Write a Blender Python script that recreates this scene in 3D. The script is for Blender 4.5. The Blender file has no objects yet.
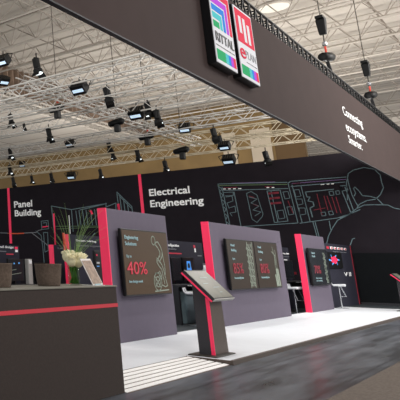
import bpy, bmesh, math, random
from mathutils import Vector, Matrix
random.seed(7)
sc = bpy.context.scene
col = sc.collection
V = Vector

# ------------------------------------------------------------------ materials
def lin(c):
    return tuple((x/255/12.92 if x/255 <= .04045 else ((x/255+.055)/1.055)**2.4) for x in c) + (1,)
def mat(name, rgb, rough=.6, metal=0, emit=0, noise=0, nscale=20, bump=0, spec=.5, trans=0, alpha=1):
    m = bpy.data.materials.new(name); m.use_nodes = True
    nt = m.node_tree; b = nt.nodes['Principled BSDF']
    c = lin(rgb)
    b.inputs['Base Color'].default_value = c
    b.inputs['Roughness'].default_value = rough
    b.inputs['Metallic'].default_value = metal
    b.inputs['Specular IOR Level'].default_value = spec
    b.inputs['Transmission Weight'].default_value = trans
    if emit:
        b.inputs['Emission Color'].default_value = c
        b.inputs['Emission Strength'].default_value = emit
    tc = nt.nodes.new('ShaderNodeTexCoord')
    n = nt.nodes.new('ShaderNodeTexNoise'); n.inputs['Scale'].default_value = nscale
    n.inputs['Detail'].default_value = 4
    nt.links.new(tc.outputs['Object'], n.inputs['Vector'])
    if noise:
        r = nt.nodes.new('ShaderNodeValToRGB')
        r.color_ramp.elements[0].position = .3; r.color_ramp.elements[1].position = .7
        r.color_ramp.elements[0].color = tuple(x*(1-noise) for x in c[:3])+(1,)
        r.color_ramp.elements[1].color = tuple(min(1, x*(1+noise)) for x in c[:3])+(1,)
        nt.links.new(n.outputs['Fac'], r.inputs['Fac'])
        nt.links.new(r.outputs['Color'], b.inputs['Base Color'])
    if bump:
        bp = nt.nodes.new('ShaderNodeBump'); bp.inputs['Strength'].default_value = bump
        nt.links.new(n.outputs['Fac'], bp.inputs['Height']); nt.links.new(bp.outputs['Normal'], b.inputs['Normal'])
    return m

M = {}
M['white_floor'] = mat('white_floor', (215, 219, 224), .45, noise=.02, nscale=3)
M['platform_edge'] = mat('platform_edge', (78, 66, 58), .6, noise=.1, nscale=30)
M['back_floor'] = mat('back_floor', (40, 48, 53), .7, noise=.15, nscale=8)
M['carpet'] = mat('carpet', (114, 105, 98), .95, noise=.22, nscale=35, bump=.3, spec=.1)
M['counter'] = mat('counter', (58, 49, 45), .8, noise=.12, nscale=60, bump=.1, spec=.25)
M['counter_top'] = mat('counter_top', (112, 108, 96), .5, noise=.05, nscale=30)
M['stripe'] = mat('stripe', (205, 46, 60), .5)
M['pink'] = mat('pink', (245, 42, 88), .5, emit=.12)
M['wall'] = mat('wall', (34, 30, 35), .85, noise=.08, nscale=2, spec=.08)
M['wall_low'] = mat('wall_low', (20, 22, 24), .85, noise=.08, nscale=3, spec=.05)
M['partition'] = mat('partition', (92, 84, 98), .7, noise=.03, nscale=6, spec=.25)
M['fascia'] = mat('fascia', (68, 56, 54), .85, noise=.05, nscale=2, spec=.15)
M['white_print'] = mat('white_print', (252, 252, 252), .7)
M['cyan_line'] = mat('cyan_line', (98, 120, 126), .7)
M['grey_line'] = mat('grey_line', (120, 122, 128), .7)
M['green_line'] = mat('green_line', (92, 120, 80), .7)
M['violet_line'] = mat('violet_line', (120, 92, 140), .7)
M['red_line'] = mat('red_line', (120, 22, 42), .7)
M['orange_line'] = mat('orange_line', (230, 90, 50), .7)
M['black'] = mat('black', (9, 9, 11), .45, spec=.3)
M['fixture'] = mat('fixture', (4, 4, 5), .5, noise=.2, nscale=8, spec=.2)
M['lens'] = mat('lens', (235, 242, 245), .3, emit=1.3)
M['blue_lens'] = mat('blue_lens', (190, 212, 232), .2, emit=.6)
M['alu'] = mat('alu', (176, 173, 168), .5, metal=.2, noise=.08, nscale=6)
M['alu_warm_lit'] = mat('alu_warm_lit', (184, 172, 148), .5, metal=.1, noise=.08, nscale=6)  # truss metal again, with the warm light put into its colour
M['dark_metal'] = mat('dark_metal', (62, 58, 52), .5, metal=.5)
M['roof_steel'] = mat('roof_steel', (176, 168, 158), .7, noise=.06, nscale=3)
M['roof_lacing'] = mat('roof_lacing', (150, 141, 131), .7)
M['tan'] = mat('tan', (128, 108, 92), .85, noise=.3, nscale=2.5)
M['beige_wall'] = mat('beige_wall', (124, 100, 62), .85, noise=.12, nscale=.6)
M['brown_wall'] = mat('brown_wall', (88, 66, 38), .85, noise=.1, nscale=.6)
M['cream_wall'] = mat('cream_wall', (182, 168, 148), .85, noise=.05, nscale=.6)
M['tv_screen'] = mat('tv_screen', (76, 60, 44), .3, emit=.06, spec=.1)
M['tv_screen_dim'] = mat('tv_screen_dim', (38, 40, 44), .22, emit=.05, spec=.15)
M['tv_screen_mid'] = mat('tv_screen_mid', (54, 45, 37), .3, emit=.03, spec=.1)
M['red_edge'] = mat('red_edge', (150, 24, 44), .5)
M['tv_red_dim'] = mat('tv_red_dim', (140, 36, 52), .5, emit=.06)
M['tv_text'] = mat('tv_text', (140, 168, 172), .5, emit=.12)
M['tv_red'] = mat('tv_red', (190, 46, 66), .5, emit=.12)
M['tv_line'] = mat('tv_line', (132, 142, 128), .5, emit=.1)
M['tv_blue'] = mat('tv_blue', (80, 150, 215), .4, emit=.6)
M['screen_glass'] = mat('screen_glass', (96, 94, 82), .32, noise=.25, nscale=5)
M['kiosk'] = mat('kiosk', (84, 72, 64), .6, noise=.06, nscale=20)
M['kiosk_dark'] = mat('kiosk_dark', (40, 36, 40), .6)
M['station'] = mat('station', (40, 40, 52), .7, noise=.06, nscale=4, spec=.2)
M['desk_dark'] = mat('desk_dark', (30, 31, 36), .6)
M['teal_box'] = mat('teal_box', (150, 172, 178), .5, noise=.1, nscale=4)
M['white_plastic'] = mat('white_plastic', (228, 230, 234), .4)
M['chrome'] = mat('chrome', (190, 192, 196), .25, metal=.9)
M['gold'] = mat('gold', (160, 140, 100), .35, metal=.7)
M['pot'] = mat('pot', (98, 84, 74), .9, noise=.22, nscale=45, bump=.4, spec=.15)
M['petal'] = mat('petal', (236, 226, 186), .6, noise=.06, nscale=30)
M['spike_orange'] = mat('spike_orange', (190, 74, 40), .6, noise=.3, nscale=25)
M['petal_core'] = mat('petal_core', (215, 200, 120), .6)
M['stem'] = mat('stem', (62, 122, 24), .6, noise=.25, nscale=30)
M['grass'] = mat('grass', (120, 150, 84), .6, noise=.2, nscale=10)
M['glass'] = mat('glass', (70, 120, 40), .04)
M['glass'].node_tree.nodes['Principled BSDF'].inputs['Alpha'].default_value = .2
M['paper'] = mat('paper', (220, 212, 206), .6)
M['paper_photo'] = mat('paper_photo', (150, 126, 108), .6, noise=.35, nscale=22)
M['acrylic'] = mat('acrylic', (225, 228, 230), .1)
M['coral'] = mat('coral', (214, 44, 72), .7, emit=.22, spec=.08)
M['magenta'] = mat('magenta', (178, 62, 200), .7, emit=.22, spec=.08)
M['blue'] = mat('blue', (36, 124, 208), .7, emit=.22, spec=.08)
M['cyan'] = mat('cyan', (70, 186, 190), .7, emit=.22, spec=.08)
M['green'] = mat('green', (24, 158, 96), .7, emit=.22, spec=.08)
M['sign_white'] = mat('sign_white', (214, 214, 218), .7, emit=.22, spec=.08)
M['sign_ink'] = mat('sign_ink', (40, 40, 46), .5)
M['sign_grey'] = mat('sign_grey', (120, 122, 128), .5)
M['hook_red'] = mat('hook_red', (200, 60, 40), .5)
M['lamp'] = mat('lamp', (225, 218, 205), .6, emit=.08)
M['groove'] = mat('groove', (96, 84, 76), .7)
M['tread'] = mat('tread', (238, 236, 234), .6)

def floor_material():
    m = mat('hall_floor', (58, 60, 64), .25)
    nt = m.node_tree; b = nt.nodes['Principled BSDF']
    tc = nt.nodes.new('ShaderNodeTexCoord')
    mp = nt.nodes.new('ShaderNodeMapping'); mp.inputs['Scale'].default_value = (.35, 2.4, 1)
    n = nt.nodes.new('ShaderNodeTexNoise'); n.inputs['Scale'].default_value = 1.3; n.inputs['Detail'].default_value = 10; n.inputs['Roughness'].default_value = .65
    nt.links.new(tc.outputs['Object'], mp.inputs['Vector']); nt.links.new(mp.outputs['Vector'], n.inputs['Vector'])
    r = nt.nodes.new('ShaderNodeValToRGB')
    r.color_ramp.elements[0].position = .34; r.color_ramp.elements[1].position = .74
    r.color_ramp.elements[0].color = lin((20, 22, 26)); r.color_ramp.elements[1].color = lin((112, 117, 126))
    nt.links.new(n.outputs['Fac'], r.inputs['Fac'])
    n2 = nt.nodes.new('ShaderNodeTexNoise'); n2.inputs['Scale'].default_value = 60; n2.inputs['Detail'].default_value = 2
    nt.links.new(tc.outputs['Object'], n2.inputs['Vector'])
    r2 = nt.nodes.new('ShaderNodeValToRGB'); r2.color_ramp.elements[0].position = .72; r2.color_ramp.elements[1].position = .8
    r2.color_ramp.elements[0].color = (0, 0, 0, 1); r2.color_ramp.elements[1].color = (.12, .12, .12, 1)
    nt.links.new(n2.outputs['Fac'], r2.inputs['Fac'])
    # slab joints every five metres
    br = nt.nodes.new('ShaderNodeTexBrick'); br.inputs['Scale'].default_value = 1; br.offset = 0
    br.inputs['Brick Width'].default_value = 5; br.inputs['Row Height'].default_value = 1.05; br.inputs['Mortar Size'].default_value = .018
    br.inputs['Color1'].default_value = (1, 1, 1, 1); br.inputs['Color2'].default_value = (.86, .86, .86, 1); br.inputs['Mortar'].default_value = (.45, .45, .45, 1)
    nt.links.new(tc.outputs['Object'], br.inputs['Vector'])
    a = nt.nodes.new('ShaderNodeMixRGB'); a.blend_type = 'ADD'; a.inputs[0].default_value = 1
    nt.links.new(r.outputs['Color'], a.inputs[1]); nt.links.new(r2.outputs['Color'], a.inputs[2])
    b.inputs['Specular IOR Level'].default_value = .28
    k = nt.nodes.new('ShaderNodeMixRGB'); k.blend_type = 'MULTIPLY'; k.inputs[0].default_value = 1
    nt.links.new(a.outputs[0], k.inputs[1]); nt.links.new(br.outputs['Color'], k.inputs[2])
    nt.links.new(k.outputs[0], b.inputs['Base Color'])
    rr = nt.nodes.new('ShaderNodeMapRange'); rr.inputs[3].default_value = .2; rr.inputs[4].default_value = .42
    nt.links.new(n.outputs['Fac'], rr.inputs[0]); nt.links.new(rr.outputs[0], b.inputs['Roughness'])
    return m
def ceiling_material():
    m = mat('ceiling', (176, 168, 156), .9)
    nt = m.node_tree; b = nt.nodes['Principled BSDF']
    tc = nt.nodes.new('ShaderNodeTexCoord')
    br = nt.nodes.new('ShaderNodeTexBrick'); br.inputs['Scale'].default_value = 1; br.offset = 0
    br.inputs['Brick Width'].default_value = 3.2; br.inputs['Row Height'].default_value = 4.4; br.inputs['Mortar Size'].default_value = .05
    br.inputs['Color1'].default_value = lin((182, 174, 164)); br.inputs['Color2'].default_value = lin((168, 160, 150)); br.inputs['Mortar'].default_value = lin((104, 94, 84))
    nt.links.new(tc.outputs['Object'], br.inputs['Vector'])
    nt.links.new(br.outputs['Color'], b.inputs['Base Color'])
    return m
M['hall_floor'] = floor_material(); M['ceiling'] = ceiling_material()

# ------------------------------------------------------------------ mesh helpers
class MB:
    def __init__(s): s.v = []; s.f = []
    def box(s, a, b):
        (x0, y0, z0), (x1, y1, z1) = a, b
        return s.hexa([(x0,y0,z0),(x1,y0,z0),(x1,y1,z0),(x0,y1,z0),(x0,y0,z1),(x1,y0,z1),(x1,y1,z1),(x0,y1,z1)])
    def hexa(s, p):
        n = len(s.v); s.v += [tuple(q) for q in p]
        for f in ((0,3,2,1),(4,5,6,7),(0,1,5,4),(1,2,6,5),(2,3,7,6),(3,0,4,7)): s.f.append(tuple(n+i for i in f))
        return s
    def prism(s, poly, d):
        n = len(s.v); k = len(poly); d = V(d)
        s.v += [tuple(p) for p in poly] + [tuple(V(p)+d) for p in poly]
        s.f.append(tuple(n+i for i in range(k))); s.f.append(tuple(n+k+i for i in reversed(range(k))))
        for i in range(k):
            j = (i+1) % k; s.f.append((n+i, n+k+i, n+k+j, n+j))
        return s
    def rod(s, a, b, r, k=4, r2=None):
        a, b = V(a), V(b); d = b-a
        if d.length < 1e-6: return s
        r2 = r if r2 is None else r2
        z = d.normalized(); x = z.cross(V((0,0,1)) if abs(z.z) < .9 else V((1,0,0))).normalized(); y = z.cross(x)
        n = len(s.v)
        for p, q in ((a, r), (b, r2)):
            for i in range(k):
                t = 2*math.pi*(i+.5)/k; s.v.append(tuple(p + x*(math.cos(t)*q) + y*(math.sin(t)*q)))
        s.f.append(tuple(n+i for i in reversed(range(k)))); s.f.append(tuple(n+k+i for i in range(k)))
        for i in range(k):
            j = (i+1) % k; s.f.append((n+i, n+j, n+k+j, n+k+i))
        return s
    def path(s, pts, r, k=6, closed=False):
        m = len(pts)
        for i in range(m if closed else m-1): s.rod(pts[i], pts[(i+1) % m], r, k)
        return s
    def ribbon(s, pts, w, nrm, th=.006, closed=False):
        # flat printed line: width w, thickness th along nrm
        nrm = V(nrm); m = len(pts)
        for i in range(m if closed else m-1):
            a, b = V(pts[i]), V(pts[(i+1) % m]); d = (b-a)
            if d.length < 1e-5: continue
            d.normalize(); e = d.cross(nrm).normalized()*(w/2); x = d*(w*.35); a = a-x; b = b+x
            t = nrm*th
            s.hexa([a-e, b-e, b+e, a+e, a-e+t, b-e+t, b+e+t, a+e+t])
        return s
    def lathe(s, prof, c=(0,0,0), k=24):
        n = len(s.v); c = V(c)
        for r, z in prof:
            for i in range(k):
                t = 2*math.pi*i/k; s.v.append((c.x+r*math.cos(t), c.y+r*math.sin(t), c.z+z))
        for j in range(len(prof)-1):
            for i in range(k):
                q = (i+1) % k; s.f.append((n+j*k+i, n+j*k+q, n+(j+1)*k+q, n+(j+1)*k+i))
        s.f.append(tuple(n+i for i in reversed(range(k)))); s.f.append(tuple(n+(len(prof)-1)*k+i for i in range(k)))
        return s
    def xf(s, mtx): s.v = [tuple(mtx @ V(p)) for p in s.v]; return s
    def build(s, name, m, parent=None, bevel=0, smooth=False, kind=None):
        me = bpy.data.meshes.new(name); me.from_pydata(s.v, [], s.f); me.update()
        bm = bmesh.new(); bm.from_mesh(me); bmesh.ops.recalc_face_normals(bm, faces=bm.faces); bm.to_mesh(me); bm.free()
        if smooth:
            for p in me.polygons: p.use_smooth = True
        o = bpy.data.objects.new(name, me); me.materials.append(M[m]); col.objects.link(o)
        if parent is not None:
            o.parent = parent; o.matrix_parent_inverse = parent.matrix_basis.inverted()
        if bevel:
            b = o.modifiers.new('bevel', 'BEVEL'); b.width = bevel; b.segments = 2; b.limit_method = 'ANGLE'
        if kind: o['kind'] = kind
        return o
def tag(o, label=None, cat=None, group=None, kind=None):
    if label: o['label'] = label
    if cat: o['category'] = cat
    if group: o['group'] = group
    if kind: o['kind'] = kind
    return o
def thing(name, label, cat, loc=(0,0,0), group=None):
    o = bpy.data.objects.new(name, None); o.empty_display_size = .1; col.objects.link(o); o.location = loc
    return tag(o, label, cat, group)
def dup(root, loc=None, label=None):
    r = root.copy(); col.objects.link(r)
    if loc is not None: r.location = loc
    if label: r['label'] = label
    for ch in list(root.children):
        c = ch.copy(); col.objects.link(c); c.parent = r
        for g in list(ch.children):
            d = g.copy(); col.objects.link(d); d.parent = c
    return r
def text(body, m, parent, origin, right, up, width=None, cap=.1, bold=0, name='lettering', fitw=None):
    """lettering lying on a surface: origin = lower left of the baseline"""
    cu = bpy.data.curves.new(name, 'FONT'); cu.body = body; cu.size = 1; cu.offset = 0; cu.extrude = .0; cu.resolution_u = 3
    t = bpy.data.objects.new('tmp_text', cu); col.objects.link(t)
    bpy.context.view_layer.update()
    me = bpy.data.meshes.new_from_object(t.evaluated_get(bpy.context.evaluated_depsgraph_get()))
    col.objects.unlink(t); bpy.data.objects.remove(t)
    xs = [v.co.x for v in me.vertices]; x0, x1 = min(xs), max(xs)
    sy = cap/.729; sx = sy if width is None else width/(x1-x0)
    R, U, O = V(right), V(up), V(origin); N = R.cross(U)
    bm = bmesh.new(); bm.from_mesh(me)
    if bold:
        base = bm.faces[:]
        for k_, (dx, dy) in enumerate(((.8,.8), (-.8,.8), (.8,-.8), (-.8,-.8))):
            d = bmesh.ops.duplicate(bm, geom=base)
            for e in d['geom']:
                if isinstance(e, bmesh.types.BMVert): e.co.x += dx*bold; e.co.y += dy*bold; e.co.z = (k_+1)*.4
    g = bmesh.ops.extrude_face_region(bm, geom=bm.faces[:])
    for e in g['geom']:
        if isinstance(e, bmesh.types.BMVert): e.co.z += 1
    bmesh.ops.recalc_face_normals(bm, faces=bm.faces)
    for v in bm.verts:
        v.co = O + R*((v.co.x-x0)*sx) + U*(v.co.y*sy) + N*(.001+.004*v.co.z)
    bm.to_mesh(me); bm.free(); me.materials.clear(); me.materials.append(M[m]); me.name = name
    o = bpy.data.objects.new(name, me); col.objects.link(o)
    if parent is not None:
        o.parent = parent; o.matrix_parent_inverse = parent.matrix_basis.inverted()
    return o

NX, NY = (-1,0,0), (0,-1,0)
# ------------------------------------------------------------------ setting
MB().box((-12,-16,-.2), (88,42,0)).build('floor', 'hall_floor', kind='structure')
MB().box((-12,-16,0), (56,1.97,.012)).build('trim_1', 'carpet', kind='structure')          # carpet of the aisle
# raised white platform with its front nosing
pf = thing('display_platform', 'low white floor platform with dark brown front edge', 'platform', (18,4.5,0))
MB().box((10.42,3.52,.012), (28.3,5.66,.06)).build('deck', 'white_floor', pf)
MB().box((7.175,4.121,.012), (10.42,5.66,.06)).build('deck', 'white_floor', pf)
MB().box((4.0,4.17,.012), (7.175,5.66,.06)).build('deck', 'white_floor', pf)
MB().box((10.42,3.47,0), (28.3,3.52,.062)).build('nosing', 'platform_edge', pf)
MB().box((10.395,3.47,0), (10.42,4.12,.062)).build('nosing', 'platform_edge', pf)
MB().box((10.42,3.52,0), (28.3,5.66,.012)).build('base', 'platform_edge', pf)
# ramp with white treads and dark grooves
rp = thing('access_ramp', 'shallow ramp of white strips with dark grooves beside the counter', 'ramp', (9,3.8,0))
MB().prism([(7.17,3.50,.002),(7.17,4.12,.002),(7.17,4.12,.056)], (3.22,0,0)).build('wedge', 'groove', rp)
NT = 6
for i in range(NT):
    y0 = 3.525 + i*(4.12-3.525)/NT; y1 = y0 + .070
    z = lambda y: .002 + (y-3.5)/.62*.054
    MB().hexa([(7.17,y0,z(y0)),(10.385,y0,z(y0)),(10.385,y1,z(y1)),(7.17,y1,z(y1)),(7.17,y0,z(y0)+.006),(10.385,y0,z(y0)+.006),(10.385,y1,z(y1)+.006),(7.17,y1,z(y1)+.006)]).build('tread', 'tread', rp)
# dark floor behind the partitions
MB().box((6,5.68,0), (31.99,26,.01)).build('trim_2', 'back_floor', kind='structure')
MB().box((28.31,3.5,0), (31.99,5.67,.01)).build('trim_3', 'back_floor', kind='structure')

# ------------------------------------------------------------------ printed back wall
WT = 6.17
wall = MB().box((32,2.6,0), (32.2,27,WT)).build('wall_back', 'wall', kind='structure')
MB().box((31.97,2.6,0), (32,5.75,2.03)).build('lower_panel', 'wall_low', wall)
MB().box((31.93,2.6,.01), (31.97,5.75,.1)).build('skirting', 'desk_dark', wall)
X = 31.995
def wtext(b, y, z, w, cap, bold=.026, m='white_print'): return text(b, m, wall, (X, y, z), (0,-1,0), (0,0,1), width=w, cap=cap, bold=bold)
wtext('Electrical', 13.62, 4.99, 1.93, .36)
wtext('Engineering', 13.62, 4.42, 2.5, .36)
wtext('Panel', 21.82, 4.92, 1.25, .40)
wtext('Building', 21.80, 4.39, 1.80, .38)
MB().box((31.99,22.12,2.75), (32,22.29,WT)).build('stripe', 'pink', wall)
MB().box((31.99,13.97,2.3), (32,14.12,WT)).build('stripe', 'pink', wall)
def draw(name, m, lines, w=.05):
    b = MB(); w *= .52
    for L in lines: b.ribbon(L, w, NX, .008)
    return b.build(name, m, wall)
draw('cabinet_drawing', 'cyan_line', [[(31.99,10.387,5.307),(31.99,10.221,3.22)], [(31.99,10.233,5.149),(31.99,10.093,3.238)],
  [(31.99,10.387,5.307),(31.99,7.638,5.123)], [(31.99,10.252,4.984),(31.99,7.636,4.847)],
  [(31.99,9.699,3.259),(31.99,7.463,3.327)], [(31.99,7.392,3.315),(31.99,6.072,3.471),(31.99,5.57,3.649)],
  [(31.99,9.758,4.871),(31.99,9.654,3.289)], [(31.99,8.438,4.805),(31.99,8.325,3.388),(31.99,7.815,3.43),(31.99,7.94,4.807),(31.99,8.438,4.805)],
  [(31.99,8.285,4.792),(31.99,8.191,3.404)], [(31.99,7.605,5.088),(31.99,7.463,3.327)], [(31.99,7.47,4.987),(31.99,7.314,3.363)], [(31.99,7.151,4.913),(31.99,7.026,3.392)],
  [(31.99,7.605,5.088),(31.99,7.486,5.152),(31.99,5.563,5.145)], [(31.99,7.515,4.924),(31.99,5.624,4.94)],
  [(31.99,5.811,4.79),(31.99,5.603,3.651)], [(31.99,5.652,4.733),(31.99,5.5,3.686)], [(31.99,5.811,4.79),(31.99,5.611,4.792),(31.99,5.571,4.601),(31.99,5.773,4.576),(31.99,5.811,4.79)],
  [(31.99,6.927,3.345),(31.99,6.852,2.584)], [(31.99,6.857,3.342),(31.99,6.783,2.582)],
  [(31.99,10.398,5.212),(31.99,10.244,5.055),(31.99,10.366,4.922),(31.99,10.233,4.768),(31.99,10.34,4.587),(31.99,10.187,4.434),(31.99,10.314,4.254),(31.99,10.182,4.104),(31.99,10.288,3.923),(31.99,10.157,3.775),(31.99,10.267,3.548),(31.99,10.137,3.402)]], .055)
draw('component_drawing', 'cyan_line', [[(31.99,9.257,4.759),(31.99,9.066,4.835),(31.99,8.848,4.657),(31.99,8.718,3.787),(31.99,8.773,3.655),(31.99,8.998,3.419),(31.99,9.176,3.586),(31.99,9.257,4.759)],
  [(31.99,9.176,4.591),(31.99,8.87,4.476),(31.99,9.129,4.312),(31.99,8.83,4.155),(31.99,9.088,3.99),(31.99,8.785,3.881),(31.99,9.041,3.715)],
  [(31.99,10.118,4.665),(31.99,9.862,4.691),(31.99,9.848,4.456),(31.99,10.108,4.381),(31.99,10.051,4.143),(31.99,9.792,4.219),(31.99,9.783,3.94),(31.99,10.036,3.908),(31.99,9.969,3.765)],
  [(31.99,10.178,4.882),(31.99,9.799,4.874),(31.99,9.797,4.71),(31.99,10.154,4.715)],
  [(31.99,7.84,4.709),(31.99,7.652,4.715),(31.99,7.615,4.425),(31.99,7.804,4.395),(31.99,7.84,4.709)], [(31.99,7.775,4.04),(31.99,7.589,4.05),(31.99,7.558,3.721),(31.99,7.745,3.688),(31.99,7.775,4.04)],
  [(31.99,7.425,4.762),(31.99,7.242,4.768),(31.99,7.206,4.481),(31.99,7.392,4.452),(31.99,7.425,4.762)], [(31.99,7.403,4.365),(31.99,7.187,4.349),(31.99,7.179,4.131),(31.99,7.364,4.1)], [(31.99,7.344,3.969),(31.99,7.13,3.955),(31.99,7.128,3.697),(31.99,7.347,3.666),(31.99,7.344,3.969)],
  [(31.99,8.168,3.889),(31.99,7.939,3.919),(31.99,7.909,3.566),(31.99,8.137,3.533),(31.99,8.168,3.889)],
  [(31.99,6.209,4.592),(31.99,6.072,4.602),(31.99,6.061,4.432),(31.99,6.198,4.422),(31.99,6.209,4.592)], [(31.99,5.988,4.595),(31.99,5.869,4.606),(31.99,5.856,4.457),(31.99,5.974,4.446),(31.99,5.988,4.595)],
  [(31.99,6.598,3.73),(31.99,6.458,3.743),(31.99,6.444,3.595),(31.99,6.583,3.581),(31.99,6.598,3.73)], [(31.99,6.337,3.757),(31.99,6.2,3.77),(31.99,6.186,3.622),(31.99,6.323,3.609),(31.99,6.337,3.757)]], .045)
draw('frame_drawing', 'cyan_line', [[(31.99,6.045,4.672),(31.99,7.024,4.64),(31.99,6.999,4.421),(31.99,6.893,4.413),(31.99,6.986,4.247),(31.99,6.816,4.192),(31.99,6.803,4.02),(31.99,6.954,3.944),(31.99,6.917,3.557)]], .07)
draw('rail_drawing', 'green_line', [[(31.99,10.395,5.236),(31.99,7.649,5.035)]], .05)
draw('rail_drawing', 'violet_line', [[(31.99,7.462,5.052),(31.99,5.576,5.049)], [(31.99,9.793,5.289),(31.99,8.083,5.188)]], .04)
draw('red_drawing', 'red_line', [[(31.99,8.375,4.686),(31.99,8.221,4.687)], [(31.99,8.182,4.693),(31.99,8.03,4.694)], [(31.99,8.365,4.46),(31.99,8.211,4.462)], [(31.99,8.172,4.468),(31.99,8.02,4.47)], [(31.99,8.343,4.234),(31.99,8.189,4.237)], [(31.99,8.143,4.242),(31.99,7.992,4.245)]], .17)
draw('red_drawing', 'red_line', [[(31.99,6.633,4.521),(31.99,6.577,3.623)], [(31.99,6.404,4.417),(31.99,6.346,3.82)], [(31.99,6.302,4.409),(31.99,6.211,3.812)], [(31.99,6.139,4.354),(31.99,6.061,3.678)], [(31.99,6.005,4.343),(31.99,5.929,3.67)], [(31.99,6.826,3.85),(31.99,6.436,3.91)], [(31.99,7.426,5.04),(31.99,7.17,5.047)], [(31.99,10.152,5.104),(31.99,9.609,5.078)], [(31.99,8.492,5),(31.99,8.222,4.989)], [(31.99,7.705,4.3),(31.99,7.588,3.766)], [(31.99,9.17,4.637),(31.99,8.98,4.553)], [(31.99,9.055,4.261),(31.99,8.869,4.157)]], .05)
draw('label_drawing', 'white_print', [[(31.99,10.18,5.049),(31.99,10.095,5.046)], [(31.99,9.969,5.035),(31.99,9.885,5.032)], [(31.99,9.761,5.021),(31.99,9.678,5.019)], [(31.99,9.555,5.008),(31.99,9.452,5.003)], [(31.99,8.42,4.957),(31.99,8.342,4.955)], [(31.99,8.228,4.944),(31.99,8.152,4.942)], [(31.99,6.442,4.912),(31.99,6.338,4.915)], [(31.99,6.235,4.91),(31.99,6.167,4.908)], [(31.99,6.082,4.904),(31.99,6.014,4.906)]], .07)
draw('person_drawing', 'cyan_line', [[(31.99,5.644,4.191),(31.99,5.604,4.603),(31.99,5.581,4.894),(31.99,5.52,5.098),(31.99,5.469,5.282),(31.99,5.281,5.408),(31.99,4.933,5.473),(31.99,4.616,5.362),(31.99,4.473,5.113),(31.99,4.469,4.808),(31.99,4.444,4.595),(31.99,4.573,4.332),(31.99,4.711,4.194),(31.99,4.907,4.286),(31.99,5.139,4.329),(31.99,5.231,4.542),(31.99,5.329,4.704),(31.99,5.385,4.647),(31.99,5.34,4.456),(31.99,5.405,4.338)],
  [(31.99,4.69,4.16),(31.99,4.541,3.908)], [(31.99,5.989,3.466),(31.99,5.673,3.614),(31.99,5.402,3.815),(31.99,5.144,3.949),(31.99,4.815,3.939),(31.99,4.405,3.899),(31.99,4.243,3.77),(31.99,4.072,3.711),(31.99,3.739,3.582)],
  [(31.99,5.402,3.815),(31.99,5.281,3.992),(31.99,5.024,4.124),(31.99,4.763,4.153)], [(31.99,5.52,5.098),(31.99,5.511,4.804),(31.99,5.47,4.384),(31.99,5.397,4.09),(31.99,5.339,3.922)],
  [(31.99,5.295,3.776),(31.99,5.658,3.605),(31.99,6.085,3.376),(31.99,6.307,3.046),(31.99,6.472,2.74),(31.99,6.574,2.432)], [(31.99,6.366,3.36),(31.99,6.361,3.015)],
  [(31.99,5.802,2.356),(31.99,5.698,2.596),(31.99,5.623,2.626)]], .055)
draw('frame_drawing', 'cyan_line', [[(31.99,19.282,4.853),(31.99,18.028,4.564),(31.99,15.948,4.766)], [(31.99,19.282,4.853),(31.99,19.166,2.626)], [(31.99,18.028,4.564),(31.99,18.02,3.332)],
  [(31.99,17.772,4.47),(31.99,17.706,3.626)], [(31.99,17.576,4.486),(31.99,17.521,3.674)], [(31.99,17.367,4.473),(31.99,17.313,3.665)], [(31.99,17.157,4.488),(31.99,17.105,3.683)], [(31.99,16.893,4.472),(31.99,16.845,3.645)], [(31.99,16.658,4.485),(31.99,16.615,3.635)], [(31.99,16.512,4.503),(31.99,16.47,3.656)],
  [(31.99,16.738,3.205),(31.99,17.243,2.731),(31.99,17.657,2.74)], [(31.99,15.973,4.795),(31.99,15.992,4.579),(31.99,15.42,4.756),(31.99,15.458,4.33)],
  [(31.99,15.323,5.341),(31.99,15.29,4.373)], [(31.99,15.323,5.341),(31.99,14.591,4.513),(31.99,14.581,4.224)], [(31.99,15.22,5.144),(31.99,14.64,4.438)], [(31.99,15.179,5.113),(31.99,15.155,4.364)], [(31.99,14.994,4.939),(31.99,14.972,4.3)], [(31.99,14.811,4.713),(31.99,14.786,4.289)], [(31.99,17.514,4.51),(31.99,16.034,4.745)]], .075)
draw('shelf_drawing', 'green_line', [[(31.99,19.09,3.667),(31.99,16.42,3.572)], [(31.99,19.018,3.509),(31.99,16.481,3.521)]], .05)
draw('post_drawing', 'white_print', [[(31.99,18.208,4.24),(31.99,18.212,3.226)]], .08)
draw('post_drawing', 'pink', [[(31.99,19.16,4.379),(31.99,19.187,2.603)]], .16)
draw('block_drawing', 'pink', [[(31.99,15.302,4.667),(31.99,15.287,4.41)], [(31.99,16.886,4.416),(31.99,16.821,4.274)]], .22)
draw('device_drawing', 'cyan_line', [[(31.99,20.015,4.004),(31.99,19.563,4.023),(31.99,19.552,3.547),(31.99,19.995,3.518),(31.99,20.015,4.004)], [(31.99,19.903,3.893),(31.99,19.67,3.912),(31.99,19.684,3.709)],
  [(31.99,20.403,3.445),(31.99,20.073,3.171),(31.99,20.015,2.561),(31.99,19.983,1.615)], [(31.99,19.908,3.34),(31.99,19.632,3.33),(31.99,19.667,2.298),(31.99,19.888,2.214),(31.99,19.908,3.34)]], .07)
draw('device_drawing', 'pink', [[(31.99,19.939,3.661),(31.99,19.587,3.688)]], .1)
draw('cable_drawing', 'grey_line', [[(31.99,23.269,3.46),(31.99,22.969,3.425),(31.99,22.305,3.378)], [(31.99,21.234,3.355),(31.99,20.409,3.357),(31.99,20.233,3.468),(31.99,19.995,3.518)], [(31.99,20.682,3.336),(31.99,19.852,2.731),(31.99,19.182,2.151),(31.99,18.717,1.646)]], .08)
draw('cable_drawing', 'orange_line', [[(31.99,22.379,3.374),(31.99,21.73,3.335),(31.99,21.235,3.343)]], .11)

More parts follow.
